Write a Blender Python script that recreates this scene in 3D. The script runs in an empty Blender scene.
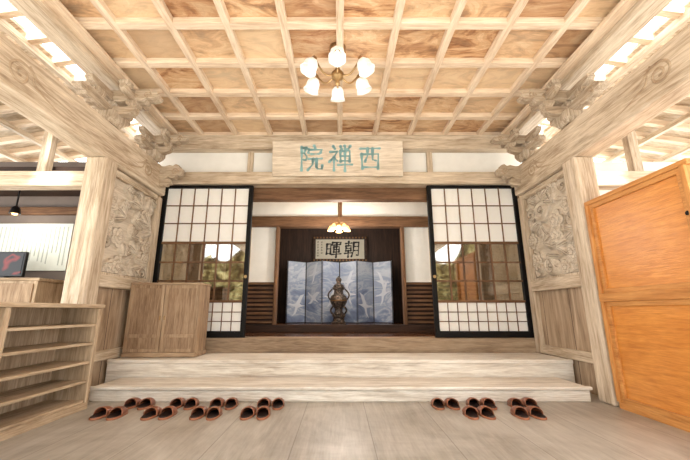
import bpy, bmesh, math, random
import numpy as np
from mathutils import Vector, Matrix
from mathutils.geometry import convex_hull_2d
random.seed(4)
PI = math.pi
SC = bpy.context.scene
COL = SC.collection
S = 0.88                      # model units -> metres
W = {}                        # world origin of every object while building

# ------------------------------------------------------------------ materials
def lin(c):
    return tuple(((v/255)/12.92 if v/255 <= .04045 else ((v/255+.055)/1.055)**2.4) for v in c) + (1,)

class NT:
    def __init__(s, name):
        s.m = bpy.data.materials.new(name); s.m.use_nodes = True
        s.t = s.m.node_tree; s.n = s.t.nodes; s.b = s.n['Principled BSDF']
    def node(s, kind, **kw):
        x = s.n.new(kind)
        for k, v in kw.items(): setattr(x, k, v)
        return x
    def link(s, a, b): s.t.links.new(a, b)
    def coord(s): return s.node('ShaderNodeTexCoord').outputs['Object']
    def mapping(s, src, scale, loc=(0,0,0), rot=(0,0,0)):
        x = s.node('ShaderNodeMapping'); x.inputs['Scale'].default_value = scale
        x.inputs['Location'].default_value = loc; x.inputs['Rotation'].default_value = rot
        s.link(src, x.inputs['Vector']); return x.outputs[0]
    def noise(s, vec, scale, detail=4, dist=0, rough=.5):
        x = s.node('ShaderNodeTexNoise'); x.inputs['Scale'].default_value = scale
        x.inputs['Detail'].default_value = detail; x.inputs['Distortion'].default_value = dist
        x.inputs['Roughness'].default_value = rough
        s.link(vec, x.inputs['Vector']); return x.outputs['Fac']
    def ramp(s, fac, stops):
        x = s.node('ShaderNodeValToRGB'); e = x.color_ramp.elements
        e[0].position = stops[0][0]; e[0].color = lin(stops[0][1])
        e[1].position = stops[-1][0]; e[1].color = lin(stops[-1][1])
        for p, c in stops[1:-1]:
            q = e.new(p); q.color = lin(c)
        s.link(fac, x.inputs[0]); return x.outputs[0]
    def math(s, op, a, b=None, c=None):
        x = s.node('ShaderNodeMath', operation=op)
        for i, v in enumerate((a, b, c)):
            if v is None: continue
            if isinstance(v, (int, float)): x.inputs[i].default_value = v
            else: s.link(v, x.inputs[i])
        return x.outputs[0]
    def mix(s, fac, a, b, mode='MIX'):
        x = s.node('ShaderNodeMix', data_type='RGBA', blend_type=mode)
        if isinstance(fac, (int, float)): x.inputs[0].default_value = fac
        else: s.link(fac, x.inputs[0])
        for i, v in ((6, a), (7, b)):
            if isinstance(v, tuple): x.inputs[i].default_value = lin(v)
            else: s.link(v, x.inputs[i])
        return x.outputs[2]
    def bump(s, h, strength=.3, dist=.01):
        x = s.node('ShaderNodeBump'); x.inputs['Strength'].default_value = strength
        x.inputs['Distance'].default_value = dist
        s.link(h, x.inputs['Height']); s.link(x.outputs[0], s.b.inputs['Normal'])
    def base(s, c, rough=.6, metal=0, spec=.4):
        if isinstance(c, tuple): s.b.inputs['Base Color'].default_value = lin(c)
        else: s.link(c, s.b.inputs['Base Color'])
        s.b.inputs['Roughness'].default_value = rough; s.b.inputs['Metallic'].default_value = metal
        s.b.inputs['Specular IOR Level'].default_value = spec
        return s.m

def wood(name, light, mid, dark, axis='y', sc=1.0, rough=.62, contrast=1.0, spec=.3, crease_shade=None):
    n = NT(name); v = n.coord()
    k = {'x': (.7, 9, 9), 'y': (9, .7, 9), 'z': (9, 9, .7)}[axis]
    k = tuple(q*sc for q in k)
    g = n.noise(n.mapping(v, k), 1.6, 6, .8, .62)
    k2 = tuple(q*5 for q in k)
    f = n.noise(n.mapping(v, k2), 1.5, 3, 0, .6)
    s_ = n.noise(v, 1.1*sc, 3, .5)
    c = n.ramp(g, [(.5-.2/contrast, dark), (.5, mid), (.5+.17/contrast, light)])
    c = n.mix(.3, c, n.ramp(f, [(.4, dark), (.6, light)]))
    c = n.mix(.2, c, n.ramp(s_, [(.38, dark), (.62, light)]))
    if crease_shade:
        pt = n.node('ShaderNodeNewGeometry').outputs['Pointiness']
        c = n.mix(n.ramp(pt, [(.42, (225, 225, 225)), (.49, (60, 60, 60)), (.55, (0, 0, 0))]), c, crease_shade)  # relief creases darkened by pointiness, shade painted into the wood colour
    n.bump(f, .25, .008)
    return n.base(c, rough, 0, spec)

def plain(name, c, rough=.5, metal=0, spec=.4, var=.06):
    n = NT(name); f = n.noise(n.coord(), 6, 3)
    d = tuple(max(0, int(q*(1-var*2))) for q in c)
    return n.base(n.mix(f, d, c), rough, metal, spec)

def ceiling_mat():
    n = NT('burl_cedar_coffers'); v = n.coord()
    sep = n.node('ShaderNodeSeparateXYZ'); n.link(v, sep.inputs[0])
    cx = n.math('FLOOR', n.math('DIVIDE', n.math('ADD', sep.outputs[0], 3.15), .63))
    cy = n.math('FLOOR', n.math('DIVIDE', n.math('ADD', sep.outputs[1], 3.07), .63))
    cmb = n.node('ShaderNodeCombineXYZ'); n.link(cx, cmb.inputs[0]); n.link(cy, cmb.inputs[1])
    wn = n.node('ShaderNodeTexWhiteNoise', noise_dimensions='3D'); n.link(cmb.outputs[0], wn.inputs['Vector'])
    sc = n.node('ShaderNodeVectorMath', operation='SCALE'); sc.inputs['Scale'].default_value = 40
    n.link(wn.outputs['Color'], sc.inputs[0])
    ad = n.node('ShaderNodeVectorMath', operation='ADD')
    n.link(n.mapping(v, (1.7, 4.2, 1)), ad.inputs[0]); n.link(sc.outputs[0], ad.inputs[1])
    g = n.noise(ad.outputs[0], .9, 6, 2.0, .6)
    fine = n.noise(n.mapping(ad.outputs[0], (1.5, 8, 1)), 3, 4, .6)
    bands = n.math('FRACT', n.math('MULTIPLY', g, 11.0))
    bands = n.math('ABSOLUTE', n.math('SUBTRACT', bands, .5))
    c = n.ramp(g, [(.36, (112, 66, 38)), (.43, (176, 124, 82)), (.5, (212, 168, 124)), (.62, (232, 202, 162))])
    c = n.mix(n.math('MULTIPLY', bands, .6), c, (156, 106, 68))
    c = n.mix(.15, c, n.ramp(fine, [(.4, (140, 92, 58)), (.6, (244, 216, 178))]))
    w2 = n.math('POWER', wn.outputs['Value'], 1.3)
    c = n.mix(n.math('MULTIPLY', w2, .75), c, (240, 216, 180))
    sepc = n.node('ShaderNodeSeparateColor'); n.link(wn.outputs['Color'], sepc.inputs[0])
    dk = n.math('MULTIPLY', n.math('GREATER_THAN', sepc.outputs[1], .8), .35)
    c = n.mix(dk, c, (132, 84, 52))
    return n.base(c, .5, 0, .3)

def floor_mat():
    n = NT('grey_beige_floorboards'); v = n.coord()
    sep = n.node('ShaderNodeSeparateXYZ'); n.link(v, sep.inputs[0])
    px = n.math('DIVIDE', n.math('ADD', sep.outputs[0], 20.2), .62)
    idx = n.math('FLOOR', px); fr = n.math('FRACT', px)
    seam = n.math('LESS_THAN', n.math('MINIMUM', fr, n.math('SUBTRACT', 1, fr)), .006)
    wn = n.node('ShaderNodeTexWhiteNoise', noise_dimensions='1D'); n.link(idx, wn.inputs['W'])
    cmb = n.node('ShaderNodeCombineXYZ'); n.link(wn.outputs['Value'], cmb.inputs[2])
    sc = n.node('ShaderNodeVectorMath', operation='SCALE'); sc.inputs['Scale'].default_value = 30
    n.link(cmb.outputs[0], sc.inputs[0])
    ad = n.node('ShaderNodeVectorMath', operation='ADD')
    n.link(n.mapping(v, (6, .8, 1)), ad.inputs[0]); n.link(sc.outputs[0], ad.inputs[1])
    g = n.noise(ad.outputs[0], 1.3, 6, 1.2, .6)
    fine = n.noise(n.mapping(v, (60, 4, 1)), 1, 3)
    patch = n.noise(v, .9, 6, .9, .65)
    c = n.ramp(g, [(.32, (134, 126, 114)), (.5, (168, 161, 149)), (.68, (196, 190, 180))])
    c = n.mix(.28, c, n.ramp(fine, [(.3, (116, 106, 94)), (.7, (202, 195, 184))]))
    c = n.mix(.38, c, n.ramp(patch, [(.38, (128, 115, 100)), (.62, (204, 198, 188))]))
    c = n.mix(n.math('MULTIPLY', wn.outputs['Value'], .2), c, (148, 138, 126))
    c = n.mix(n.math('MULTIPLY', seam, .6), c, (98, 86, 74))
    n.bump(fine, .15, .004)
    return n.base(c, .36, 0, .5)

def plank_mat(name, light, mid, dark, pitch=.28, horiz=False):
    n = NT(name); v = n.coord()
    sep = n.node('ShaderNodeSeparateXYZ'); n.link(v, sep.inputs[0])
    px = n.math('DIVIDE', n.math('ADD', sep.outputs[2 if horiz else 1], 20), pitch)
    fr = n.math('FRACT', px)
    seam = n.math('LESS_THAN', fr, .02)
    wn = n.node('ShaderNodeTexWhiteNoise', noise_dimensions='1D'); n.link(n.math('FLOOR', px), wn.inputs['W'])
    g = n.noise(n.mapping(v, (8, 1, 8) if horiz else (8, 8, .8)), 1.6, 6, .8, .6)
    c = n.ramp(g, [(.32, dark), (.5, mid), (.7, light)])
    c = n.mix(n.math('MULTIPLY', wn.outputs['Value'], .2), c, dark)
    c = n.mix(seam, c, (90, 70, 54))
    return n.base(c, .65)

def screen_mat():
    n = NT('painted_misty_grey_screen'); v = n.coord()
    sep = n.node('ShaderNodeSeparateXYZ'); n.link(v, sep.inputs[0])
    wv = n.noise(n.mapping(v, (1.0, 0, 1.6)), 1.3, 5, 2.2, .55)
    big = n.noise(n.mapping(v, (.8, 0, .9)), 1.3, 2, .6)
    h = n.math('ADD', n.math('MULTIPLY', sep.outputs[2], .16), n.math('MULTIPLY', wv, .75))
    h = n.math('ADD', h, n.math('MULTIPLY', big, .35))
    c = n.ramp(h, [(.46, (88, 100, 126)), (.56, (122, 134, 158)), (.62, (170, 176, 186)), (.67, (134, 144, 166)),
                   (.74, (158, 166, 180)), (.8, (182, 186, 192)), (.86, (146, 156, 174)), (.98, (180, 184, 190))])
    return n.base(c, .4, .0, .5)

def paper_mat():
    n = NT('white_shoji_paper'); f = n.noise(n.coord(), 18, 4)
    m = n.base(n.mix(f, (246, 244, 238), (252, 251, 248)), .8)
    tr = n.node('ShaderNodeBsdfTranslucent'); tr.inputs[0].default_value = (.96, .94, .9, 1)
    mx = n.node('ShaderNodeMixShader'); mx.inputs[0].default_value = .12
    out = n.n['Material Output']
    n.link(n.b.outputs[0], mx.inputs[1]); n.link(tr.outputs[0], mx.inputs[2]); n.link(mx.outputs[0], out.inputs[0])
    return m
def glass_mat():
    n = NT('window_glass')
    m = n.base((255, 255, 255), .04)
    tr = n.node('ShaderNodeBsdfTransparent'); tr.inputs[0].default_value = (.85, .83, .78, 1)
    gl = n.node('ShaderNodeBsdfGlossy'); gl.inputs['Roughness'].default_value = .03
    mx = n.node('ShaderNodeMixShader'); mx.inputs[0].default_value = .3
    n.link(tr.outputs[0], mx.inputs[1]); n.link(gl.outputs[0], mx.inputs[2]); n.link(mx.outputs[0], n.n['Material Output'].inputs[0])
    return m
def emis(name, c, e, base=None):
    n = NT(name); m = n.base(base or c, .35)
    n.b.inputs['Emission Color'].default_value = lin(c); n.b.inputs['Emission Strength'].default_value = e
    return m

M = {}
wl = ((230, 215, 193), (203, 183, 156), (140, 115, 89))
for a in 'xyz': M['tan'+a] = wood('weathered_tan_cypress_'+a, *wl, axis=a, contrast=1.15)
wk = ((220, 204, 182), (184, 164, 139), (114, 93, 73))
for a in 'xyz': M['brk'+a] = wood('greyed_bracket_wood_'+a, *wk, axis=a, sc=1.5)
M['groove_shade'] = wood('carving_lines_groove_shade', (206, 186, 160), (178, 155, 127), (130, 106, 82), 'y')  # raised scroll lines coloured darker, standing in for shade in carved grooves
wr = ((244, 226, 202), (228, 205, 176), (184, 152, 122))
for a in 'xy': M['rib'+a] = wood('ceiling_rib_cedar_'+a, *wr, axis=a)
M['step'] = wood('pale_step_board', (244, 240, 230), (224, 214, 200), (160, 144, 126), 'x', contrast=1.0)
M['sill'] = wood('worn_grey_brown_sill', (184, 163, 138), (150, 127, 103), (100, 79, 60), 'x')
for a in 'xyz': M['grey'+a] = wood('greyed_box_wood_'+a, (196, 171, 142), (164, 136, 107), (108, 82, 60), a)
M['greypanel'] = wood('greyed_box_panel', (182, 156, 128), (152, 124, 97), (104, 79, 58), 'z', 1.5)
for a in 'xyz': M['rack'+a] = wood('shoe_rack_wood_'+a, (210, 188, 160), (178, 153, 123), (118, 94, 70), a)
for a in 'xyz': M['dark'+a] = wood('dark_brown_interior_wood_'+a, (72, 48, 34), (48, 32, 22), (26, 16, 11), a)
for a in 'xyz': M['brown'+a] = wood('mid_brown_wood_'+a, (142, 106, 76), (108, 76, 52), (66, 43, 28), a)
M['orange'] = wood('golden_honey_cedar_door', (230, 160, 78), (212, 136, 56), (178, 104, 38), 'y', 1.6, .34, .9, spec=.5)
M['orange_frame'] = wood('cedar_frame', (222, 164, 96), (200, 136, 72), (158, 98, 46), 'y', 1, .45)
M['orange_framez'] = wood('cedar_frame_z', (222, 164, 96), (200, 136, 72), (158, 98, 46), 'z', 1, .45)
M['carve'] = wood('weathered_carving_painted_shade', (232, 220, 202), (214, 200, 180), (176, 158, 136), 'y', .7, .8, crease_shade=(88, 72, 56))
M['ceil'] = ceiling_mat(); M['floor'] = floor_mat()
M['wains'] = plank_mat('taupe_wall_planks', (198, 176, 150), (172, 148, 122), (130, 106, 83), .62)
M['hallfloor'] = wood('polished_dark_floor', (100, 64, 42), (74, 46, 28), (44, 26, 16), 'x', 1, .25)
M['plaster'] = plain('white_plaster', (248, 246, 240), .85, var=.03)
M['cream'] = plain('cream_plaster', (214, 192, 156), .85, var=.05)
M['black'] = plain('black_lacquer', (14, 11, 10), .55, 0, .2)
M['paper'] = paper_mat(); M['glass'] = glass_mat()
M['teal'] = plain('faded_turquoise_lettering', (146, 188, 188), .7)
M['ink'] = plain('black_ink', (24, 20, 18), .6)
M['signboard'] = wood('pale_signboard', (236, 223, 204), (218, 202, 180), (170, 150, 126), 'x')
M['plaque'] = plain('grey_plaque_board', (186, 178, 160), .6)
M['leather'] = plain('copper_brown_leather', (140, 82, 56), .32, 0, .6, .12)
M['leather_dark'] = plain('dark_insole', (32, 19, 15), .5)
M['sole'] = plain('slipper_sole', (164, 106, 76), .5)
M['screen'] = screen_mat(); M['silver'] = plain('pale_painted_feather', (206, 209, 214), .5)
def bronze_mat():
    n = NT('mottled_dark_bronze'); f = n.noise(n.coord(), 30, 4, .5)
    c = n.ramp(f, [(.35, (24, 20, 18)), (.5, (60, 50, 43)), (.68, (124, 104, 88))])
    n.bump(f, .8, .02); return n.base(c, .45, .3, .5)
M['bronze'] = bronze_mat()
M['gold'] = plain('old_gold', (126, 90, 54), .4, .6)
M['brass'] = plain('aged_brass', (168, 136, 92), .35, .7)
M['shade'] = emis('frosted_shade_glass', (255, 252, 246), .08, (244, 243, 238))
M['bulb'] = emis('warm_bulb', (255, 244, 224), .9)
M['amber'] = emis('amber_shade_glass', (255, 200, 130), 2.2)
M['tvblack'] = plain('black_plastic', (18, 18, 20), .3)
def tv_mat():
    n = NT('dark_screen_with_red'); f = n.noise(n.coord(), 4, 1)
    c = n.ramp(f, [(.52, (22, 20, 24)), (.58, (120, 36, 34)), (.62, (32, 26, 30))])
    n.link(c, n.b.inputs['Emission Color']); n.b.inputs['Emission Strength'].default_value = .3
    return n.base(c, .3)
M['tvscreen'] = tv_mat()
M['poster'] = plain('white_notice_paper', (236, 242, 234), .7)
M['posterink'] = plain('pale_grey_print', (196, 203, 197), .7)
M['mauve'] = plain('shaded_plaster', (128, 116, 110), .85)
M['ground'] = plain('pale_gravel', (226, 225, 220), .9, var=.08)
def leaf_mat():
    n = NT('golden_garden_foliage'); f = n.noise(n.coord(), 1.2, 8, 0, .75)
    return n.base(n.ramp(f, [(.38, (54, 44, 26)), (.5, (134, 118, 70)), (.62, (214, 202, 148))]), .8)
M['leaf'] = leaf_mat()

# ------------------------------------------------------------------ mesh builder
class MB:
    def __init__(s): s.b = bmesh.new()
    def box(s, x0, x1, y0, y1, z0, z1):
        x0, x1 = min(x0, x1), max(x0, x1)
        v = [s.b.verts.new(p) for p in ((x0,y0,z0),(x1,y0,z0),(x1,y1,z0),(x0,y1,z0),(x0,y0,z1),(x1,y0,z1),(x1,y1,z1),(x0,y1,z1))]
        for f in ((3,2,1,0),(4,5,6,7),(0,1,5,4),(1,2,6,5),(2,3,7,6),(3,0,4,7)): s.b.faces.new([v[i] for i in f])
        return s
    def loft(s, rings, close=True, cap=True):
        R = [[s.b.verts.new(p) for p in r] for r in rings]
        n = len(R[0])
        for a, b in zip(R, R[1:]):
            for i in range(n if close else n-1):
                j = (i+1) % n
                s.b.faces.new((a[i], a[j], b[j], b[i]))
        if cap and close:
            s.b.faces.new(R[0][::-1]); s.b.faces.new(R[-1])
        return s
    def prism(s, pts, plane, a0, a1):
        f = {'yz': lambda p, a: (a, p[0], p[1]), 'xz': lambda p, a: (p[0], a, p[1]), 'xy': lambda p, a: (p[0], p[1], a)}[plane]
        return s.loft([[f(p, a0) for p in pts], [f(p, a1) for p in pts]])
    def tube(s, pts, r, n=8):
        pts = [Vector(p) for p in pts]; rings = []; up = None
        for i, p in enumerate(pts):
            t = (pts[min(i+1, len(pts)-1)] - pts[max(i-1, 0)]).normalized()
            if up is None: up = Vector((0,0,1)) if abs(t.z) < .9 else Vector((1,0,0))
            a = t.cross(up).normalized(); b = a.cross(t).normalized(); up = b
            rr = r[i] if isinstance(r, (list, tuple)) else r
            rings.append([p + a*math.cos(k*2*PI/n)*rr + b*math.sin(k*2*PI/n)*rr for k in range(n)])
        return s.loft(rings)
    def lathe(s, prof, c=(0,0,0), n=24, flute=0, mat=None):
        rings = []
        for r, z in prof:
            rings.append([Vector((math.cos(k*2*PI/n)*r*(1+(flute*math.cos(k*2*PI/n*6) if flute else 0)), math.sin(k*2*PI/n)*r*(1+(flute*math.cos(k*2*PI/n*6) if flute else 0)), z)) for k in range(n)])
        for ring in rings:
            for q in range(n):
                p = ring[q]
                if mat is not None: p = mat @ p
                ring[q] = p + Vector(c)
        return s.loft(rings)
    def build(s, name, mat, parent=None, bevel=0, smooth=False, origin='base', solid=0):
        bmesh.ops.recalc_face_normals(s.b, faces=s.b.faces)
        if parent is not None: o0 = W[parent.name]
        elif origin == 'base':
            vs = [v.co for v in s.b.verts]
            o0 = Vector(((min(v.x for v in vs)+max(v.x for v in vs))/2, (min(v.y for v in vs)+max(v.y for v in vs))/2, min(v.z for v in vs)))
        else: o0 = Vector(origin)
        for v in s.b.verts: v.co -= o0
        me = bpy.data.meshes.new(name); s.b.to_mesh(me); s.b.free()
        me.materials.append(mat)
        if smooth:
            for p in me.polygons: p.use_smooth = True
        o = bpy.data.objects.new(name, me); COL.objects.link(o)
        if parent is not None: o.parent = parent; W[o.name] = o0.copy()
        else: o.location = o0; W[o.name] = o0.copy()
        if solid:
            m = o.modifiers.new('solid', 'SOLIDIFY'); m.thickness = solid; m.offset = 0
        if bevel:
            m = o.modifiers.new('bevel', 'BEVEL'); m.width = bevel; m.segments = 2; m.limit_method = 'ANGLE'
        return o

def thing(name, label, cat, loc=(0,0,0), rotz=0, group=None, local=False):
    o = bpy.data.objects.new(name, None); COL.objects.link(o); o.empty_display_size = .1
    o.location = loc; o.rotation_euler = (0, 0, rotz); o['label'] = label; o['category'] = cat
    if group: o['group'] = group
    W[o.name] = Vector((0,0,0)) if local else Vector(loc)
    return o
def tag(o, label, cat, group=None):
    o['label'] = label; o['category'] = cat
    if group: o['group'] = group
    return o
def struct(o, label=None, cat=None):
    o['kind'] = 'structure'
    if label: o['label'] = label; o['category'] = cat
    return o

# brush written characters: strokes on a 10 x 10 square
GLYPH = {
 'west': [[(1,9),(9,9.1)], [(1.5,6.7),(1.8,.7)], [(1.5,6.6),(8.4,6.8),(8.2,.7)], [(1.8,1.3),(8.2,1.3)], [(4,9),(3.9,6),(2.9,3.7)], [(6,9),(6,4.4),(7.4,4)]],
 'court': [[(1.2,9.6),(1.1,0)], [(1.2,9.3),(3.2,9.4),(2.1,7.2),(3.4,5.6),(2.9,4.2),(1.9,4.4)], [(6.3,10.1),(6.7,9.2)], [(4.1,8.7),(3.9,7.3)],
           [(4.1,8.5),(9.5,8.6),(8.9,7.3)], [(5,6.7),(8.3,6.8)], [(4,4.7),(9.5,4.9)], [(5.9,4.7),(5.6,2.3),(3.7,.1)], [(7.3,4.7),(7.2,1.3),(7.8,.5),(9.5,.6),(9.6,2)]],
 'zen': [[(2,9.9),(2.6,9)], [(.7,7.6),(3.6,7.8),(2.4,5.6),(.4,3.5)], [(2.3,5.5),(2.3,0)], [(2.6,5),(3.7,3.9)], [(5,9.9),(5.5,8.8)], [(6.7,10.1),(6.9,9)],
         [(8.9,10),(8,8.7)], [(4.9,8),(5,3.6)], [(4.9,8),(8.8,8.1),(8.7,3.6)], [(4.9,5.9),(8.7,5.9)], [(4.9,3.9),(8.7,3.9)], [(3.9,2.2),(9.8,2.4)], [(6.8,8),(6.8,-.3)]],
 'morning': [[(.6,8.8),(4.6,9)], [(2.6,10),(2.6,7.3)], [(1,7.2),(1,4)], [(1,7.2),(4.2,7.3),(4.2,4)], [(1,5.6),(4.2,5.6)], [(1,4),(4.2,4)], [(.3,2.4),(4.9,2.6)],
             [(2.6,4),(2.6,0)], [(5.9,9.2),(5.8,3.5),(4.8,.2)], [(5.9,9.2),(9.1,9.3),(9.1,.7),(8,1)], [(5.9,6.6),(9,6.6)], [(5.8,4),(9,4)]],
 'glow': [[(.6,8.4),(.6,2)], [(.6,8.4),(3.1,8.5),(3.1,2)], [(.6,5.3),(3.1,5.3)], [(.6,2.2),(3.1,2.2)], [(4.2,9.3),(3.9,7.8)], [(4.2,9.2),(9.7,9.3),(9.2,8)],
          [(5,7.6),(8.8,7.7)], [(5.2,6.3),(5.2,3)], [(5.2,6.3),(8.6,6.4),(8.6,3)], [(5.2,4.6),(8.6,4.6)], [(5.2,3),(8.6,3)], [(3.9,1.5),(9.9,1.7)], [(6.9,8.7),(6.9,-.4)]],
 'one': [[(1,5),(9,5.3)], [(4.8,8.5),(5.2,1)], [(5,5),(2,1.5)], [(5,5),(8.5,1.6)]],
 'two': [[(2,8),(8,8.2)], [(1,2),(9,2.2)], [(3,6),(7,4)], [(5,8),(4,2)]],
}
def glyph(key, size, wid, frame, mat, parent, name, depth=.008):
    m = MB()
    for si, st in enumerate(GLYPH[key]):
        pts = [Vector(((x-5)/10, (y-5)/10)) for x, y in st]
        tot = len(pts)-1
        for i in range(tot):
            A, B = pts[i], pts[i+1]; nseg = 4
            for q in range(nseg):
                u0, u1 = q/nseg, (q+1)/nseg
                def rad(u):
                    g = (i+u)/tot
                    return wid*(.5+.75*abs(math.cos(PI*(g*.86)))**2)*(1 if abs((B-A).x) < abs((B-A).y) else .72)
                c0, c1 = A.lerp(B, u0), A.lerp(B, u1)
                cl = [c0+Vector((math.cos(k*PI/4), math.sin(k*PI/4)))*rad(u0) for k in range(8)] + [c1+Vector((math.cos(k*PI/4), math.sin(k*PI/4)))*rad(u1) for k in range(8)]
                hull = [cl[h] for h in convex_hull_2d(cl)]
                m.loft([[frame(p.x*size, p.y*size, 0) for p in hull], [frame(p.x*size, p.y*size, depth) for p in hull]])
    return m.build(name, mat, parent)

# ------------------------------------------------------------------ setting
CZ = 4.17
struct(MB().box(-8, 8, -1.6, 9.4, -.1, 0).build('floor', M['floor'], origin=(0,0,0)))
struct(MB().box(-30, 30, -30, -1.6, -.25, -.05).build('ground', M['ground'], origin=(0,0,0)))
ceil = struct(MB().box(-3.15, 3.15, -1.3, 5.78, CZ, CZ+.06).build('ceiling', M['ceil'], origin=(0,0,0)))
for k in range(11):
    x = -3.15 + .63*k
    MB().box(x-.042, x+.042, -1.3, 5.75, CZ-.08, CZ).build('rib', M['riby'], ceil, .006)
for k in range(12):
    y = 5.75 - .63*k
    MB().box(-3.15, 3.15, y-.05, y+.05, CZ-.078, CZ).build('rib', M['ribx'], ceil, .006)
for s in (-1, 1):   # beams carrying the ceiling edges
    side = 'left' if s < 0 else 'right'
    o = MB().box(s*3.0, s*3.26, -1.3, 5.64, 3.95, 4.3).build('ceiling_edge_beam', M['tany'], None, .02)
    tag(o, 'long pale beam carrying the %s edge of the coffered ceiling' % side, 'beam')
    o = MB().box(s*2.86, s*3.0, -1.3, 5.6, 4.03, 4.085).build('ceiling_edge_moulding', M['riby'], None, .008)
    tag(o, 'thin wooden moulding under the %s edge of the coffered ceiling' % side, 'moulding')

# front wall above doors
struct(MB().box(-3.3, 3.3, 5.84, 5.92, 3.3, 4.2).build('wall_back', M['plaster'], origin=(0,0,0)))
struct(MB().box(-3.3, 3.3, 5.66, 5.84, 3.82, 4.09).build('trim_1', M['tanx'], None, .012))
struct(MB().box(-3.3, 3.3, 5.64, 5.86, 3.15, 3.37).build('trim_2', M['tanx'], None, .012))
struct(MB().box(-3.2, 3.2, 5.86, 6.02, 2.93, 3.16).build('trim_3', M['brownx'], None, .01))
for i, x in enumerate((0, -1.62, 1.62)):
    struct(MB().box(x-.05, x+.05, 5.78, 5.84, 3.37, 3.82).build('trim_%d' % (4+i), M['tanz'], None, .006))

# steps
o = MB().box(-2.84, 2.84, 4.23, 4.82, 0, .157).build('wooden_step', M['step'], None, .012)
tag(o, 'lowest pale wooden step, right behind the rows of slippers', 'step')
MB().box(-2.86, 2.86, 4.205, 4.27, .125, .163).build('nosing', M['step'], o, .012)
o = MB().box(-3.08, 3.08, 4.84, 5.65, 0, .367).build('wooden_step', M['step'], None, .012)
tag(o, 'second pale wooden step that the panelled box stands on', 'step')
MB().box(-3.08, 3.08, 4.825, 4.91, .32, .373).build('nosing', M['step'], o, .012)
o = MB().box(-3.1, 3.1, 5.66, 6.02, 0, .585).build('threshold_beam', M['sill'], None, .02)
tag(o, 'brown grey threshold beam under the sliding doors above the steps', 'threshold')

for s in (-1, 1):
    side = 'left' if s < 0 else 'right'
    t = thing('wooden_post', ('pale square post rising behind the open shoe rack' if s < 0 else 'pale square post beside the orange cedar cupboard'), 'post', (s*3.05, 4.15, 0))
    MB().box(s*2.94, s*3.2, 4.02, 4.27, .0, 2.9).build('shaft', M['tanz'], t, .025)
    b = thing('carved_beam', 'thick curved temple beam with scroll carving over the %s' % ('shoe rack' if s < 0 else 'orange cupboard'), 'beam', (s*3.1, 2.6, 2.9))
    pts = []
    for k in range(41):
        y = -1.3 + 6.9*k/40
        sag = .05*math.sin(PI*min(1, max(0, (y+.6)/4.6)))
        pts.append((y, 2.9+sag))
    top = [(y, 3.37+.03*math.sin(PI*(y+1.3)/6.95)) for y, z in pts][::-1]
    MB().prism(pts+top, 'yz', s*2.98, s*3.24).build('beam_body', M['tany'], b, .03)
    for (cy, cz, R, dirn) in ((2.8, 3.16, .14, 1), (5.0, 3.13, .13, -1), (1.2, 3.16, .13, 1)):
        sp = []
        for k in range(46):
            a = k/45*3.6*PI; r = R*(1-k/52)
            sp.append((s*2.988, cy+dirn*r*math.cos(a), cz+r*math.sin(a)*.9))
        tail = [(s*2.988, cy+dirn*(R+.65*(1-k/14)), cz-.02-.13*math.sin(PI*.5*(1-k/14))) for k in range(14)]
        MB().tube(tail+sp, [.006+.011*min(1, k/14) for k in range(len(tail+sp))], 6).build('scroll', M['groove_shade'], b, smooth=True)
        for h in (0, 1):
            tail2 = [(s*2.988, cy+dirn*(R*.5+(.5-.15*h)*k/12), cz+.1+.03*h-.11*math.sin(PI*k/12*.8)) for k in range(13)]
            MB().tube(tail2, [.015*(1-k/14)+.002 for k in range(13)], 6).build('leaf_scroll', M['groove_shade'], b, smooth=True)

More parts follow.
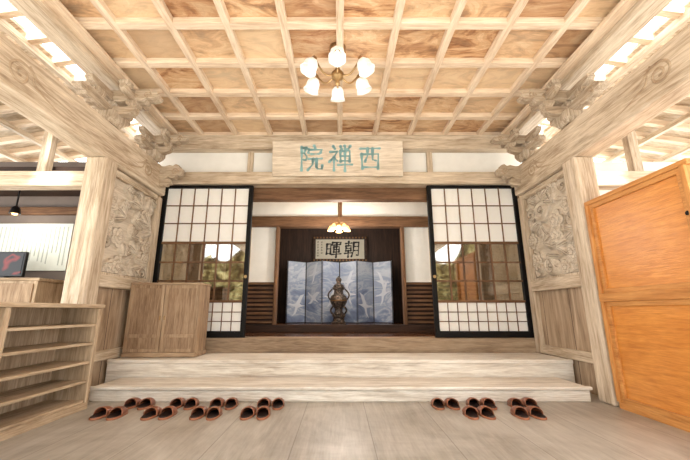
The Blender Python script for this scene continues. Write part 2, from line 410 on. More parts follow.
# side walls
for s in (-1, 1):
    side = 'left' if s < 0 else 'right'
    struct(MB().box(s*3.13, s*3.22, 4.28, 5.85, 0, 2.88).build('wall_'+side, M['wains'], origin=(0,0,0)))
    n0 = 7 if s < 0 else 11
    struct(MB().box(s*3.04, s*3.16, 4.28, 5.55, 1.3, 1.46).build('trim_%d' % n0, M['tany'], None, .012))
    struct(MB().box(s*3.05, s*3.22, 5.52, 5.66, .375, 2.88).build('trim_%d' % (n0+1), M['tanz'], None, .012))
    struct(MB().box(s*3.05, s*3.14, 4.28, 5.5, 2.82, 2.89).build('trim_%d' % (n0+2), M['tany'], None, .008))
    struct(MB().box(s*3.085, s*3.14, 4.28, 5.55, .37, .5).build('trim_%d' % (n0+3), M['tany'], None, .01))
    t = thing('carved_panel', ('carved wooden relief panel on the wall above the panelled box' if s < 0 else 'carved wooden relief panel on the wall beside the right hand sliding door'), 'carving', (s*3.08, 4.9, 1.5))
    rng = np.random.RandomState(13 if s < 0 else 8)
    y0, y1, z0, z1 = 4.31, 5.5, 1.48, 2.81
    LU, LV = y1-y0, z1-z0
    N, K = 220, 240
    U, V = np.meshgrid(np.linspace(0, LU, N), np.linspace(0, LV, K))
    H = np.zeros_like(U)+.02
    for q in range(8):
        px, py, an = rng.uniform(0, LU), rng.uniform(0, LV), rng.uniform(0, 6)
        cv = rng.uniform(-.9, .9)
        for st in range(50):
            px += .022*math.cos(an); py += .022*math.sin(an); an += .1*cv+.14*math.sin(st*.22+q)
            d = np.hypot(U-px, V-py); H = np.maximum(H, .55*np.sqrt(np.clip(1-(d/.036)**2, 0, 1)))
    for i in range(4):
        for j in range(6):
            cx = (i+.5+rng.uniform(-.3, .3))*LU/4; cy = (j+.5+rng.uniform(-.3, .3))*LV/6
            R = rng.uniform(.12, .19); ph = rng.uniform(0, 6); kind = (0, 2, 2, 0, 1, 2)[(i*5+j*3+rng.randint(0, 2)) % 6]
            d = np.hypot(U-cx, V-cy)+1e-4; a = np.arctan2(V-cy, U-cx)
            if kind == 0:      # layered blossom
                p = np.zeros_like(U)
                for lay, (rk, hh) in enumerate(((1, .55), (.7, .78), (.4, 1.0))):
                    rr = R*rk*(.72+.28*np.abs(np.cos(2.5*a+ph+lay*.6)))
                    p = np.maximum(p, hh*np.clip((rr-d)/.012, 0, 1)*(.7+.3*np.clip(d/rr, 0, 1)))
            elif kind == 1:    # cloud curl
                p = np.clip((R-d)/.015, 0, 1)*(.5+.45*np.cos(a+ph-6*np.log(d/R+.15)))
            else:              # leaves
                p = np.zeros_like(U)
                for lf in (-.75, 0, .75):
                    al = ph+lf; uu = (U-cx)*math.cos(al)+(V-cy)*math.sin(al)-R*.6; vv = -(U-cx)*math.sin(al)+(V-cy)*math.cos(al)
                    w = .4*R*np.clip(1-(uu/(R*.85))**2, 0, 1)+1e-4
                    p = np.maximum(p, np.clip(1-(vv/w)**2, 0, 1)**.5*(.85-.4*np.exp(-(vv/.008)**2))*(np.abs(uu) < R*.85))
            p = p*rng.uniform(.75, 1.1)
            H = np.maximum(H, p)
    edge = np.minimum.reduce([U, LU-U, V, LV-V])
    H = H*np.clip(edge/.015, 0, 1)
    m = MB(); g = [[m.b.verts.new((s*(3.127-.105*H[j, i]), y0+U[j, i], z0+V[j, i])) for i in range(N)] for j in range(K)]
    for j in range(K-1):
        for i in range(N-1): m.b.faces.new((g[j][i], g[j][i+1], g[j+1][i+1], g[j+1][i]))
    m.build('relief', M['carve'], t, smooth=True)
    f = MB(); f.box(s*3.06, s*3.12, y0-.02, y1+.01, z0-.02, z0+.01).box(s*3.06, s*3.12, y0-.02, y1+.01, z1-.01, z1+.01)
    f.box(s*3.06, s*3.12, y0-.02, y0, z0, z1).box(s*3.06, s*3.12, y1, y1+.01, z0, z1)
    f.build('frame', M['tanz'], t, .006)

# bracket complexes
def arm(L, h):
    return [(-L/2, h), (-L/2, h*.55), (-L/2+.03, h*.3), (-L/2+.08, h*.1), (-L/2+.15, 0), (L/2-.15, 0), (L/2-.08, h*.1), (L/2-.03, h*.3), (L/2, h*.55), (L/2, h)]
def nose(L, h):   # carved cloud nose, root at 0, tip at L
    return [(0, 0), (L*.25, -.01), (L*.38, h*.16), (L*.5, h*.02), (L*.66, h*.05), (L*.74, h*.3), (L*.84, h*.24), (L*.96, h*.36), (L, h*.6),
            (L*.95, h*.82), (L*.84, h*.86), (L*.8, h*1.08), (L*.66, h*1.18), (L*.54, h*1.02), (L*.4, h*1.1), (L*.2, h), (0, h)]
def bracket(s, y, z, k, label, front=.45):
    x = s*3.08
    t = thing('bracket_complex', label, 'bracket', (x, y, z))
    def blk(cx, cy, cz, w, h, name):
        w2 = w*.66
        MB().loft([[(cx-w2/2, cy-w2/2, cz), (cx+w2/2, cy-w2/2, cz), (cx+w2/2, cy+w2/2, cz), (cx-w2/2, cy+w2/2, cz)],
                   [(cx-w/2, cy-w/2, cz+h*.45), (cx+w/2, cy-w/2, cz+h*.45), (cx+w/2, cy+w/2, cz+h*.45), (cx-w/2, cy+w/2, cz+h*.45)],
                   [(cx-w/2, cy-w/2, cz+h), (cx+w/2, cy-w/2, cz+h), (cx+w/2, cy+w/2, cz+h), (cx-w/2, cy+w/2, cz+h)]]).build(name, M['brkz'], t, .004)
    def curl(cx, cy, cz, R, axis):
        pts = []
        for j in range(26):
            a = j/25*2.6*PI; r = R*(1-j/30)
            pts.append((cx+r*math.cos(a)*(1 if axis == 'x' else 0), cy+r*math.cos(a)*(0 if axis == 'x' else 1), cz+r*math.sin(a)))
        MB().tube(pts, .009*k, 6).build('curl_carving', M['groove_shade'], t, smooth=True)
    blk(x, y, z, .3*k, .17*k, 'bearing_block')
    z1 = z+.15*k
    MB().prism([(y+a*k, z1+b) for a, b in arm(.74, .12*k)], 'yz', x-.055*k, x+.055*k).build('bracket_arm', M['brky'], t, .004)
    MB().prism([(x+a*k, z1+b) for a, b in arm(.74, .12*k)], 'xz', y-.055*k, y+.055*k).build('bracket_arm', M['brkx'], t, .004)
    z2 = z1+.12*k
    for d in (-.31, .31): blk(x, y+d*k, z2, .15*k, .09*k, 'small_block')
    blk(x-s*.31*k, y, z2, .15*k, .09*k, 'small_block'); blk(x, y, z2, .15*k, .09*k, 'small_block')
    z3 = z2+.09*k
    MB().prism([(y+a*k, z3+b) for a, b in arm(.98, .11*k)], 'yz', x-.05*k, x+.05*k).build('bracket_arm', M['brky'], t, .004)
    MB().prism([(x-s*a, z3-.02+b) for a, b in nose(.68*k, .17*k)], 'xz', y-.075*k, y+.075*k).build('carved_nose', M['brkx'], t, .004)
    curl(x-s*.53*k, y-.076*k, z3+.07*k, .055*k, 'x'); curl(x-s*.36*k, y-.076*k, z3+.06*k, .035*k, 'x')
    MB().prism([(y+a*k, z3-.0+b) for a, b in arm(.58, .1*k)], 'yz', x-s*.31*k-.045*k, x-s*.31*k+.045*k).build('bracket_arm', M['brky'], t, .004)
    for d in (-.22, .22): blk(x-s*.31*k, y+d*k, z3+.1*k, .13*k, .07*k, 'small_block')
    MB().prism([(y-.3*k-a, z1-.02+b) for a, b in nose(front*k, .15*k)], 'yz', x-.06*k, x+.06*k).build('carved_nose', M['brky'], t, .004)
    curl(x-s*.061*k, y-(.3+front*.62)*k, z1+.06*k, .05*k, 'y')
for s in (-1, 1):
    sd = 'left' if s < 0 else 'right'
    bracket(s, 4.15, 3.395, .96, 'nearer carved bracket cluster above the %s post' % sd, .35)
    bracket(s, 5.24, 3.395, .84, 'farther carved bracket cluster at the %s end of the white wall' % sd, .25)
    t = thing('beam_nose', 'curled beam end carving at the %s corner of the doorway wall' % sd, 'carving', (s*2.98, 5.4, 2.95))
    MB().prism([(s*2.98-s*a, 3.12+b) for a, b in nose(.38, .22)], 'xz', 5.33, 5.44).build('carved_nose', M['brkx'], t, .006)
    MB().prism([(s*2.98-s*a, 3.0+b) for a, b in nose(.2, .12)], 'xz', 5.35, 5.43).build('lower_curl', M['brkx'], t, .006)
    pts = []
    for j in range(26):
        a = j/25*2.6*PI; r = .06*(1-j/30); pts.append((s*2.98-s*.25+r*math.cos(a), 5.328, 3.24+r*math.sin(a)))
    MB().tube(pts, .009, 6).build('curl_carving', M['groove_shade'], t, smooth=True)

# sliding doors
def shoji(idx, x0, x1, label):
    r = bpy.data.objects.new('door_%d' % idx, None); COL.objects.link(r)
    r.location = ((x0+x1)/2, 5.74, .587); W[r.name] = Vector(r.location); r['kind'] = 'structure'
    r['label'] = label; r['category'] = 'sliding door'
    z0, z1 = .587, 3.14; ya, yb = 5.70, 5.77; fw = .07
    f = MB(); f.box(x0, x0+fw, ya, yb, z0, z1).box(x1-fw, x1, ya, yb, z0, z1)
    f.box(x0+fw, x1-fw, ya, yb, z0, z0+.1).box(x0+fw, x1-fw, ya, yb, z1-.05, z1)
    f.build('frame', M['black'], r, .004)
    a, b = x0+fw, x1-fw
    MB().box(a, b, ya+.01, yb-.01, 2.1, 2.14).box(a, b, ya+.01, yb-.01, 1.13, 1.17).build('middle_rail', M['brownx'], r, .004)
    for (p, q) in ((2.14, z1-.05), (z0+.1, 1.13)):
        MB().box(a, b, 5.738, 5.744, p, q).build('paper_panel', M['paper'], r)
    MB().box(a, b, 5.735, 5.741, 1.17, 2.1).build('glass_pane', M['glass'], r)
    def lattice(p, q, nc, nr, w, mat):
        g = MB()
        for k in range(1, nc):
            x = a+(b-a)*k/nc; g.box(x-w/2, x+w/2, 5.722, 5.735, p, q)
        for k in range(1, nr):
            z = p+(q-p)*k/nr; g.box(a, b, 5.721, 5.734, z-w/2, z+w/2)
        g.build('lattice', mat, r)
    lattice(2.14, z1-.05, 6, 3, .018, M['brownz'])
    lattice(1.17, 2.1, 6, 3, .026, M['brownz'])
    lattice(z0+.1, 1.13, 9, 3, .012, M['brownz'])
    MB().lathe([(.0, 0), (.026, 0), (.026, .008), (.0, .008)], (x1-.035 if x0 < 0 else x0+.035, ya+.001, 1.55), 16, mat=Matrix.Rotation(PI/2, 3, 'X')).build('finger_pull', M['brass'], r)
shoji(1, -3.08, -1.52, 'black framed paper and glass sliding door behind the panelled box')
shoji(2, 1.52, 3.08, 'black framed paper and glass sliding door on the right')

# hall behind the doors
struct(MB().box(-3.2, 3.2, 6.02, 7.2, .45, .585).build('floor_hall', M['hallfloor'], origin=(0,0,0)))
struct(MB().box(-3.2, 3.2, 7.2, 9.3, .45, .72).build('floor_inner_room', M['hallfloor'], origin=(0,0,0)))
for s in (-1, 1):
    sd = 'left' if s < 0 else 'right'
    struct(MB().box(s*3.2, s*3.28, 5.86, 9.3, .45, 3.4).build('wall_hall_'+sd, M['cream'], origin=(0,0,0)))
struct(MB().box(-3.28, 3.28, 6.02, 9.3, 3.4, 3.48).build('ceiling_hall', M['cream'], origin=(0,0,0)))
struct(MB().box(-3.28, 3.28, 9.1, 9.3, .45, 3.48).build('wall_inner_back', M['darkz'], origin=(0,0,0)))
struct(MB().box(-3.2, 3.2, 7.2, 7.3, 2.98, 3.4).build('wall_partition', M['plaster'], origin=(0,0,0)))
struct(MB().box(-3.2, 3.2, 7.14, 7.34, 2.75, 2.98).build('trim_15', M['brownx'], None, .01))
struct(MB().box(-.045, .045, 7.15, 7.2, 2.98, 3.4).build('trim_16', M['brownz'], None, .006))
struct(MB().box(-3.2, 3.2, 7.12, 7.3, .585, .73).build('trim_17', M['darkx'], None, .01))
for i, s in enumerate((-1, 1)):
    struct(MB().box(s*1.3, s*1.36, 7.14, 7.34, .73, 2.75).build('trim_%d' % (18+i), M['brownz'], None, .01))
    r = bpy.data.objects.new('door_%d' % (3+i), None); COL.objects.link(r); r.location = (s*2.2, 7.24, .73); W[r.name] = Vector(r.location)
    r['kind'] = 'structure'; r['label'] = 'inner white screen with slatted brown base on the %s of the opening' % ('left' if s < 0 else 'right'); r['category'] = 'sliding door'
    MB().box(s*1.36, s*1.9, 7.22, 7.25, 1.56, 2.75).build('paper_panel', M['plaster'], r)
    MB().box(s*1.9, s*3.2, 7.22, 7.25, 1.56, 2.75).build('wood_panel', M['browny'], r)
    MB().box(s*1.36, s*3.2, 7.24, 7.27, .73, 1.56).build('backing_board', M['darkx'], r)
    f = MB().box(s*1.36, s*3.2, 7.2, 7.25, 1.53, 1.58)
    for k in range(9): f.box(s*1.36, s*3.2, 7.2, 7.24, .76+k*.085, .805+k*.085)
    f.build('slats', M['brownx'], r)
    for k in range(3):
        MB().box(s*(1.92+.5*k)-.03, s*(1.92+.5*k)+.03, 7.2, 7.22, 1.58, 2.75).build('stile', M['tanz'], r)

# folding screen
t = thing('folding_screen', 'misty blue grey folding screen painted with pale birds behind the urn', 'folding screen', (.0, 8.45, .72))
xs = [-1.26+2.5/6*k for k in range(7)]
ys = [8.3 if k % 2 == 0 else 8.62 for k in range(7)]
for k in range(6):
    A = Vector((xs[k], ys[k], 0)); B = Vector((xs[k+1], ys[k+1], 0)); d = (B-A).normalized(); nrm = Vector((d.y, -d.x, 0))
    def q(u, z, off): p = A+(B-A)*u+nrm*off; return (p.x, p.y, z)
    z0, z1 = .725, 2.19
    m = MB(); m.loft([[q(0.01, z0, 0), q(.99, z0, 0), q(.99, z1, 0), q(.01, z1, 0)], [q(.01, z0, -.025), q(.99, z0, -.025), q(.99, z1, -.025), q(.01, z1, -.025)]])
    p = m.build('panel', M['screen'], t)
    e = .02
    fr = MB()
    for (u0, u1, a, b) in ((0.01, .01+e, z0, z1), (.99-e, .99, z0, z1), (.01, .99, z0, z0+.012), (.01, .99, z1-.012, z1)):
        fr.loft([[q(u0, a, .008), q(u1, a, .008), q(u1, b, .008), q(u0, b, .008)], [q(u0, a, 0), q(u1, a, 0), q(u1, b, 0), q(u0, b, 0)]])
    fr.build('frame', M['ink'], p)
    rr = random.Random(k*5+2)
    for c in range(1 + (k % 2)):
        z_ = rr.uniform(.95, 1.25); cu, cz = rr.uniform(.45, .55), 1.25+c*.5+rr.uniform(-.15, .15); sg = rr.choice((-1, 1)); an = rr.uniform(-.4, .4)
        bird = [(-.3, -.03), (-.16, .0), (-.1, .03), (-.2, .14), (-.28, .2), (-.14, .19), (-.02, .1), (.04, .05), (.14, .05), (.26, .08), (.3, .06), (.16, .02), (.06, -.01), (.1, -.1), (.2, -.18), (.06, -.14), (-.02, -.04), (-.12, -.03)]
        P = [(a*math.cos(an)-b*math.sin(an), a*math.sin(an)+b*math.cos(an)) for a, b in bird]
        MB().loft([[q(min(.97, max(.03, cu+sg*a*z_*1.2)), cz+b*z_, .004) for a, b in P], [q(min(.97, max(.03, cu+sg*a*z_*1.2)), cz+b*z_, .001) for a, b in P]]).build('painted_bird', M['silver'], p)

# urn
t = thing('bronze_urn', 'tall ornate bronze urn with handles in front of the folding screen', 'urn', (-.03, 7.75, .72))
c = (-.03, 7.75, 0); kx = .78
def sc_(pr): return [(r*kx, z*.97+.72*.03) for r, z in pr]
MB().lathe(sc_([(0, .72), (.2, .72), (.21, .76), (.16, .79), (.15, .86), (.19, .89), (.19, .92), (0, .92)]), c, 32).build('stand', M['bronze'], t)
MB().lathe(sc_([(0, .92), (.12, .92), (.15, .95), (.1, 1.0), (.11, 1.06), (.17, 1.12), (.225, 1.2), (.235, 1.27), (.2, 1.34), (.13, 1.38), (.12, 1.46), (.17, 1.5), (.18, 1.53), (0, 1.53)]), c, 32, flute=.04).build('body', M['bronze'], t, smooth=True)
MB().lathe(sc_([(0, 1.528), (.15, 1.53), (.15, 1.57), (.11, 1.6), (.07, 1.62), (.06, 1.66), (.085, 1.69), (.08, 1.73), (.03, 1.77), (0, 1.8)]), c, 24).build('lid', M['bronze'], t, smooth=True)
MB().lathe(sc_([(.228, 1.22), (.245, 1.225), (.245, 1.245), (.228, 1.25)]), c, 32).build('gilt_band', M['gold'], t)
for s in (-1, 1):
    MB().tube([(-.03+s*(.14+.09*math.sin(PI*k/10)), 7.75, 1.2+.27*k/10) for k in range(11)], .016, 8).build('handle', M['bronze'], t, smooth=True)
    MB().tube([(-.03+s*(.1+.07*math.sin(PI*k/8)), 7.68, .91+.2*k/8) for k in range(9)], .02, 8).build('foot', M['bronze'], t, smooth=True)

# plaque with calligraphy in the inner room
t = thing('calligraphy_plaque', 'dark framed grey calligraphy plaque hung above the folding screen', 'plaque', (.0, 9.05, 2.25))
X0, X1, Z0, Z1 = -.72, .72, 2.25, 2.93
MB().box(X0+.06, X1-.06, 8.99, 9.05, Z0+.06, Z1-.06).build('board', M['plaque'], t)
f = MB(); f.box(X0, X1, 8.95, 9.06, Z0, Z0+.08).box(X0, X1, 8.95, 9.06, Z1-.08, Z1).box(X0, X0+.08, 8.95, 9.06, Z0, Z1).box(X1-.08, X1, 8.95, 9.06, Z0, Z1)
fo = f.build('frame', M['darkx'], t, .015)
f = MB()
for k in range(17):
    x = X0+.04+k*(X1-X0-.08)/16
    for z in (Z0+.04, Z1-.04): f.lathe([(0, -.012), (.022, -.006), (.022, .004), (0, .008)], (x, 8.945, z), 8, mat=Matrix.Rotation(PI/2, 3, 'X'))
f.build('frame_carving', M['gold'], fo)
def pf(cx_, cz_): return lambda x, y, d: (cx_+x+y*.06, 8.99-d, cz_+y+x*.05)
glyph('glow', .41, .062, pf(-.17, 2.59), M['ink'], t, 'character')
glyph('morning', .41, .062, pf(.32, 2.59), M['ink'], t, 'character')
for col_, n_ in ((-.58, 6), (-.48, 5)):
    for k in range(n_): glyph('one' if (k+n_) % 2 else 'two', .055, .08, pf(col_, 2.78-.072*k), M['ink'], t, 'inscription')

# hall pendant lamp
t = thing('pendant_lamp', 'small amber glass pendant lamp hanging in the inner doorway', 'lamp', (-.02, 6.55, 3.4))
MB().tube([(-.02, 6.55, 3.4), (-.02, 6.55, 2.66)], .01, 8).build('rod', M['brass'], t)
MB().lathe([(0, 2.6), (.04, 2.6), (.06, 2.64), (.03, 2.69), (0, 2.7)], (-.02, 6.55, 0), 16).build('hub', M['brass'], t, smooth=True)
for k in range(5):
    a = k*2*PI/5+PI/2; R = .17
    MB().tube([(-.02+math.cos(a)*R*j/6, 6.55+math.sin(a)*R*j/6, 2.64+.03*math.sin(PI*j/6)) for j in range(7)], .008, 6).build('arm', M['brass'], t)
    MB().lathe([(.015, 2.63), (.03, 2.61), (.05, 2.57), (.065, 2.53), (.06, 2.53), (.012, 2.6)], (-.02+math.cos(a)*R, 6.55+math.sin(a)*R, 0), 16).build('shade', M['amber'], t, smooth=True)

# name board over the doorway
t = thing('name_board', 'pale wooden name board with large turquoise characters above the doorway', 'sign', (0, 5.6, 3.3))
th = math.radians(10)
def nb(x, v, off): return (x, 5.62-v*math.sin(th)-off*math.cos(th), 3.27+v*math.cos(th)-off*math.sin(th))
m = MB(); m.loft([[nb(-1.17, 0, 0), nb(1.09, 0, 0), nb(1.09, .62, 0), nb(-1.17, .62, 0)], [nb(-1.17, 0, .05), nb(1.09, 0, .05), nb(1.09, .62, .05), nb(-1.17, .62, .05)]])
m.build('board', M['signboard'], t, .01)
for ch, x in (('court', -.5), ('zen', .01), ('west', .52)):
    glyph(ch, .42, .058, (lambda cx_: (lambda a, b, d: nb(cx_+a, .31+b, .05+d)))(x), M['teal'], t, 'character', .003)

# ------------------------------------------------------------------ furniture
t = thing('panelled_box', 'greyish brown panelled wooden box cabinet standing on the second step', 'cabinet', (-2.55, 5.3, .374))
x0, x1, y0, y1, z0, z1 = -3.03, -2.02, 5.06, 5.46, .374, 1.4
MB().box(x0+.005, x1-.005, y0+.02, y1, z0+.04, z1-.03).build('body', M['greyz'], t)
MB().box(x0-.005, x1+.01, y0-.012, y1+.01, z1-.03, z1).build('top', M['greyx'], t, .006)
MB().box(x0-.005, x1+.008, y0-.01, y1+.01, z0, z0+.06).build('plinth', M['greyx'], t, .006)
mx = (x0+x1)/2
for (a, b) in ((x0+.0, mx-.004), (mx+.004, x1)):
    f = MB(); f.box(a, a+.05, y0-.005, y0+.03, z0+.065, z1-.033).box(b-.05, b, y0-.005, y0+.03, z0+.065, z1-.033)
    for zz in (z0+.065, z0+.26, z1-.08): f.box(a+.05, b-.05, y0-.003, y0+.03, zz, zz+.045)
    d = f.build('door', M['greyz'], t, .003)
    MB().box(a+.05, b-.05, y0+.006, y0+.024, z0+.1, z1-.06).build('panel', M['greypanel'], d)
    MB().box((b-.035 if b < mx+.001 else a+.02), (b-.02 if b < mx+.001 else a+.035), y0-.014, y0-.004, z0+.5, z0+.56).build('pull', M['brass'], d)

t = thing('shoe_rack', 'open wooden shoe rack with empty shelves at the left', 'shoe rack', (-2.85, 3.0, 0))
XA, XB = -3.08, -2.66
MB().box(XA, XB+.02, 1.7, 3.98, 1.03, 1.07).build('top', M['racky'], t, .006)
MB().box(XA, XB, 1.72, 3.96, 0, .07).build('plinth', M['racky'], t, .004)
for y in (1.72, 2.82, 3.91): MB().box(XA+.01, XB, y, y+.05, .07, 1.03).build('upright', M['rackz'], t, .005)
MB().box(XA, XA+.02, 1.72, 3.96, .07, 1.03).build('back_board', M['rackz'], t)
for k in range(5):
    for (a, b) in ((1.77, 2.82), (2.87, 3.91)):
        MB().box(XA+.02, XB-.015, a, b, .07+.192*k, .07+.192*k+.026).build('shelf', M['racky'], t, .004)

t = thing('cedar_cupboard', 'tall glossy orange cedar cupboard against the right side', 'cupboard', (3.2, 3.35, 0))
Ya, Yb = 2.74, 3.97
MB().box(2.99, 3.45, Ya+.02, Yb-.01, .06, 2.22).build('body', M['orange_framez'], t)
MB().box(2.94, 3.47, Ya-.02, Yb+.01, 2.22, 2.27).build('top', M['orange_frame'], t, .006)
MB().box(2.95, 3.46, Ya, Yb, .0, .07).build('plinth', M['orange_frame'], t, .004)
MB().box(2.925, 3.0, Ya, Yb, 1.1, 1.19).build('middle_rail', M['orange_frame'], t, .004)
for (a, b) in ((Ya, Ya+.05), (Yb-.05, Yb)): MB().box(2.93, 3.0, a, b, .07, 2.22).build('stile', M['orange_framez'], t, .004)
for (z0, z1) in ((.07, 1.1), (1.19, 2.22)):
    f = MB(); a, b = Ya+.05, Yb-.05
    f.box(2.95, 2.99, a, a+.05, z0, z1).box(2.95, 2.99, b-.05, b, z0, z1).box(2.95, 2.99, a+.05, b-.05, z0, z0+.05).box(2.95, 2.99, a+.05, b-.05, z1-.05, z1)
    d = f.build('door', M['orange_frame'], t, .004)
    MB().box(2.974, 2.985, a+.05, b-.05, z0+.05, z1-.05).build('door_panel', M['orange'], d)
    MB().lathe([(0, 0), (.02, 0), (.02, .006), (0, .006)], (2.946, a+.026, z0+.62), 20, mat=Matrix.Rotation(PI/2, 3, 'Y')).build('finger_pull', M['black'], d)

# ------------------------------------------------------------------ side annexes and eaves
for s in (-1, 1):
    sd = 'left' if s < 0 else 'right'
    def zs(x): return 4.2-.16*(abs(x)-3.2)
    xi = 3.72
    m = MB(); m.loft([[(s*xi, -1.3, zs(xi)+.09), (s*7, -1.3, zs(7)+.09), (s*7, 6.4, zs(7)+.09), (s*xi, 6.4, zs(xi)+.09)],
                      [(s*xi, -1.3, zs(xi)+.13), (s*7, -1.3, zs(7)+.13), (s*7, 6.4, zs(7)+.13), (s*xi, 6.4, zs(xi)+.13)]])
    e = thing('eave_roof', 'eave with exposed pale rafters outside the %s carved beam' % sd, 'eave', (s*5, 2.5, 3.7))
    m.build('soffit_board', M['tanx'], e)
    for k in range(20):
        y = -1.1+.38*k
        MB().prism([(s*3.26, zs(3.26)), (s*6.9, zs(6.9)), (s*6.9, zs(6.9)+.09), (s*3.26, zs(3.26)+.09)], 'xz', y, y+.08).build('rafter', M['ribx'], e)
    for k in range(5):
        x = 3.7+k*.75
        MB().box(s*x, s*(x+.07), -1.3, 6.4, zs(x)-.07, zs(x)+.01).build('purlin', M['tany'], e)
    o = MB().box(s*3.21, s*6.6, 4.06, 4.24, 2.52, 2.72).build('cross_beam', M['tanx'], None, .012)
    tag(o, 'horizontal pale beam running outward from the %s post' % sd, 'beam')
    o = MB().box(s*3.75, s*3.87, 4.1, 4.2, 2.72, 3.95).build('eave_strut', M['brkz'], None, .008)
    tag(o, 'short upright strut above the %s cross beam' % sd, 'strut')
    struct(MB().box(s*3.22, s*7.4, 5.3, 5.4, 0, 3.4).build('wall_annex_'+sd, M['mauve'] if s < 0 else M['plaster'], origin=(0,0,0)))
    if s < 0: struct(MB().box(s*3.24, s*6.6, 4.26, 5.3, 2.8, 2.86).build('ceiling_annex_'+sd, M['darkx'], origin=(0,0,0)))
    o = MB().box(s*6.4, s*6.6, 4.05, 4.25, 0, 2.52).build('wooden_post', M['tanz'], None, .01)
    tag(o, 'outer post at the far end of the %s cross beam' % sd, 'post')
struct(MB().box(-4.08, -3.96, 5.2, 5.3, 0, 2.8).build('trim_20', M['brownz'], None, .01))
struct(MB().box(-6.6, -3.22, 5.22, 5.3, 2.48, 2.6).build('trim_21', M['brownx'], None, .01))

# left annex contents
t = thing('counter_cabinet', 'wooden counter cabinet carrying the television beyond the shoe rack', 'cabinet', (-4.9, 4.95, 0))
MB().box(-5.9, -4.1, 4.72, 5.18, .0, 1.4).build('body', M['rackz'], t, .008)
MB().box(-5.95, -4.07, 4.7, 5.19, 1.4, 1.44).build('top', M['rackx'], t, .008)
for k in range(3): MB().box(-5.8+.57*k, -5.28+.57*k, 4.7, 4.72, .1, 1.36).build('door', M['greyz'], t, .006)
t = thing('television', 'small black television with a dark red picture on the counter', 'television', (-4.85, 4.9, 1.44))
MB().box(-5.2, -4.5, 4.9, 4.95, 1.47, 1.83).build('casing', M['tvblack'], t, .01)
MB().box(-5.17, -4.53, 4.895, 4.9, 1.5, 1.8).build('screen', M['tvscreen'], t)
MB().box(-5.0, -4.7, 4.85, 5.0, 1.44, 1.47).build('stand', M['tvblack'], t, .005)
t = thing('notice_poster', 'large white notice full of print on the wall behind the television', 'poster', (-4.9, 5.28, 1.6))
MB().box(-5.6, -4.2, 5.275, 5.299, 1.6, 2.34).build('sheet', M['poster'], t)
rq = random.Random(2)
for k in range(20):
    x = -4.27-.065*k
    z = 2.29; h = rq.uniform(.4, .62)
    MB().box(x-.008, x+.008, 5.272, 5.275, z-h, z).build('print_column', M['posterink'], t)
t = thing('spotlight', 'small lit ceiling spotlight above the television', 'lamp', (-4.75, 4.85, 2.8))
MB().tube([(-4.75, 4.85, 2.8), (-4.75, 4.85, 2.5)], .012, 8).build('cord', M['tvblack'], t)
MB().lathe([(.02, 2.5), (.05, 2.47), (.07, 2.38), (.06, 2.38), (.01, 2.46)], (-4.75, 4.85, 0), 20).build('shade', M['tvblack'], t)
MB().lathe([(0, 2.36), (.03, 2.37), (.045, 2.4), (.03, 2.44), (0, 2.45)], (-4.75, 4.85, 0), 16).build('bulb', M['amber'], t, smooth=True)

# garden behind the camera, seen only mirrored in the door glass
m = MB(); rg = np.random.RandomState(5); NX, NZ = 120, 40
rows = []
for j in range(NZ+1):
    row = []
    for i in range(NX+1):
        x = -16+32*i/NX; h = 5.0+1.1*math.sin(i*.21)+.7*math.sin(i*.53+1)+rg.uniform(-.3, .3)
        row.append((x, -13+rg.uniform(-.35, .35), -.05+h*j/NZ))
    rows.append(row)
m.loft(rows, close=False)
o = m.build('garden_hedge', M['leaf'])
tag(o, 'golden green garden trees across the gravel opposite the entrance', 'hedge'); o['kind'] = 'stuff'

# ------------------------------------------------------------------ chandelier
cx, cy = -.03, 3.64
t = thing('chandelier', 'six armed chandelier with frosted tulip glass shades under the coffered ceiling', 'chandelier', (cx, cy, CZ))
MB().lathe([(0, CZ), (.1, CZ), (.1, CZ-.1), (.06, CZ-.13), (0, CZ-.13)], (cx, cy, 0), 24).build('canopy', M['brass'], t, smooth=True)
MB().tube([(cx, cy, CZ-.12), (cx, cy, 3.8)], .014, 10).build('stem', M['brass'], t)
MB().lathe([(0, 3.62), (.02, 3.64), (.035, 3.67), (.02, 3.7), (.07, 3.74), (.075, 3.8), (.04, 3.84), (.02, 3.9), (0, 3.9)], (cx, cy, 0), 24).build('hub', M['brass'], t, smooth=True)
for k in range(6):
    a = PI/2+k*PI/3; ca, sa = math.cos(a), math.sin(a)
    pts = []
    for j in range(13):
        u = j/12; r = .06+.26*u; z = 3.77-.07*math.sin(PI*u*1.1)+.1*u*u+.03*u
        pts.append((cx+ca*r, cy+sa*r, z))
    MB().tube(pts, .011, 8).build('arm', M['brass'], t, smooth=True)
    R = Matrix.Rotation(a, 3, 'Z') @ Matrix.Rotation(math.radians(-22), 3, 'Y')
    top = Vector((cx+ca*.32, cy+sa*.32, 3.87))
    MB().lathe([(0, .03), (.03, .03), (.035, -.01), (.028, -.03), (0, -.03)], top, 16, mat=R).build('socket', M['brass'], t, smooth=True)
    sh = MB().lathe([(.03, -.01), (.055, -.03), (.078, -.07), (.082, -.11), (.08, -.14), (.1, -.19), (.094, -.19), (.072, -.14), (.072, -.1), (.045, -.04), (.02, -.02)], top, 24, flute=.05, mat=R).build('shade', M['shade'], t, smooth=True)
    MB().lathe([(0, -.14), (.022, -.13), (.032, -.1), (.02, -.05), (0, -.04)], top, 14, mat=R).build('bulb', M['bulb'], sh, smooth=True)

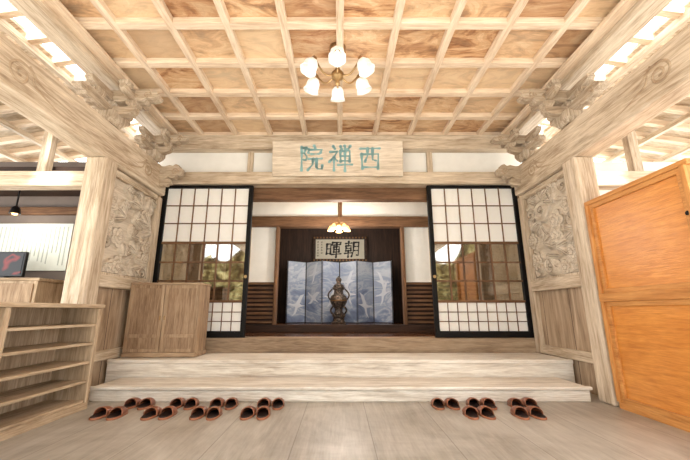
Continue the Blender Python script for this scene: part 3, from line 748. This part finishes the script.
# ------------------------------------------------------------------ slippers
SL = .285
def hw(u): return .061*(1-abs(2*u-1)**3.6)**.5*(1+.08*math.cos((u-.25)*2*PI*.8))   # u = 0 toe, 1 heel
def outline(sg):
    us = [.5-.5*math.cos(PI*k/16) for k in range(17)]
    R_ = [(hw(u)+sg*.006*math.cos(u*PI), (u-.5)*SL) for u in us]; L_ = [(-hw(u)+sg*.006*math.cos(u*PI), (u-.5)*SL) for u in us[1:-1]]
    return R_+L_[::-1]
def make_slipper(sg, label, group):
    t = thing('slipper', label, 'slipper', (0,0,0), 0, group, local=True)
    o = outline(sg)
    MB().prism(o, 'xy', 0, .02).build('sole', M['sole'], t, .004)
    MB().loft([[(x*.88, y*.95, .02) for x, y in o], [(x*.86, y*.94, .026) for x, y in o]]).build('insole', M['leather_dark'], t)
    rows = []
    for j in range(13):
        u = .01+.5*j/12; w = max(.006, hw(u)); off = sg*.006*math.cos(u*PI)
        hgt = .014+.056*math.sin(min(1, j/12*1.3)*PI/2)
        rows.append([(off+w*math.cos(PI-PI*i/14), (u-.5)*SL+.025*abs(math.cos(PI*i/14))**2*j/12, .012+hgt*math.sin(PI*i/14)**.65) for i in range(15)])
    m = MB(); m.loft(rows, close=False)
    v = m.build('upper', M['leather'], t, smooth=True, solid=.005)
    MB().tube([Vector(p) for p in rows[-1]], .0045, 6).build('edge_binding', M['sole'], v, smooth=True)
    return t
protos = {}
def put(X, Y, sg, rz, label, group):
    if sg not in protos:
        t = make_slipper(sg, label, group); protos[sg] = t
    else:
        src = protos[sg]; t = src.copy(); COL.objects.link(t); t['label'] = label; t['group'] = group
        for ch in src.children:
            c_ = ch.copy(); COL.objects.link(c_); c_.parent = t
            for g_ in ch.children:
                d_ = g_.copy(); COL.objects.link(d_); d_.parent = c_
    t.location = (X, Y, 0.001); t.rotation_euler = (0, 0, rz)
pairs = []
def X_at(px, Y): return (px-340)/345*(Y*math.cos(math.radians(13.2))-math.sin(math.radians(13.2)))
ordn = ['first', 'second', 'third', 'fourth', 'fifth']
F, Bk = 3.69, 4.035
for i, (a, b) in enumerate(((102, 117), (152, 167), (199, 214), (248, 263))): pairs.append((a, b, F, 'left side front row', ordn[i]))
for i, (a, b) in enumerate(((132, 146), (177, 191), (217, 231), (264, 278))): pairs.append((a, b, Bk, 'left side back row', ordn[i]))
for i, (a, b) in enumerate(((438, 452), (474, 488), (516, 530))): pairs.append((a, b, Bk, 'right side back row', ordn[i]))
for i, (a, b) in enumerate(((471, 486), (520, 535))): pairs.append((a, b, 3.7, 'right side front row', ordn[i]))
rj = random.Random(9)
for a, b, Y, row, o_ in pairs:
    for sg, p, nm in ((1, a, 'left'), (-1, b, 'right')):
        put(X_at(p, Y)+(-.002 if nm == 'left' else .002), Y+rj.uniform(-.008, .006), -sg, PI+rj.uniform(-.015, .015), '%s hand brown leather slipper of the %s pair from the left, %s' % (nm, o_, row), 'brown leather slippers set out before the steps')

# ------------------------------------------------------------------ light
w = bpy.data.worlds.new('World'); SC.world = w; w.use_nodes = True
bg = w.node_tree.nodes['Background']; bg.inputs[0].default_value = (.96, .985, 1, 1); bg.inputs[1].default_value = 4.6
def light(name, kind, loc, energy, color=(1, .9, .75), **kw):
    l = bpy.data.lights.new(name, kind); l.energy = energy; l.color = color
    for k, v in kw.items(): setattr(l, k, v)
    o = bpy.data.objects.new(name, l); COL.objects.link(o); o.location = loc; return o
sun = light('sun', 'SUN', (0, -5, 10), 15, (1, .98, .95), angle=math.radians(6))
sun.rotation_euler = (math.radians(35), 0, math.radians(8))
light('chandelier_light', 'POINT', (cx, cy, 3.5), 6, (1, .95, .88), shadow_soft_size=.15)
light('hall_light', 'POINT', (-.02, 6.55, 2.4), 80, (1, .93, .85), shadow_soft_size=.12)
light('inner_light', 'POINT', (0, 7.7, 2.7), 16, (1, .96, .92), shadow_soft_size=.2)
light('annex_light', 'POINT', (-4.75, 4.85, 2.25), 8, (1, .9, .75), shadow_soft_size=.06)

# ------------------------------------------------------------------ camera
cam = bpy.data.cameras.new('camera'); cam.sensor_width = 36; cam.lens = 345/690*36; cam.shift_x = 5/690
co = bpy.data.objects.new('camera', cam); COL.objects.link(co)
co.location = (0, 0, 1); co.rotation_euler = (math.radians(90+13.2), 0, 0)
cam.clip_start = .05
SC.camera = co
for o in list(SC.objects):
    if o.parent is None:
        o.location = o.location*S
        if o.type not in ('LIGHT', 'CAMERA'): o.scale = (S, S, S)
try: SC.view_settings.view_transform = 'Standard'
except Exception as e: print(e)
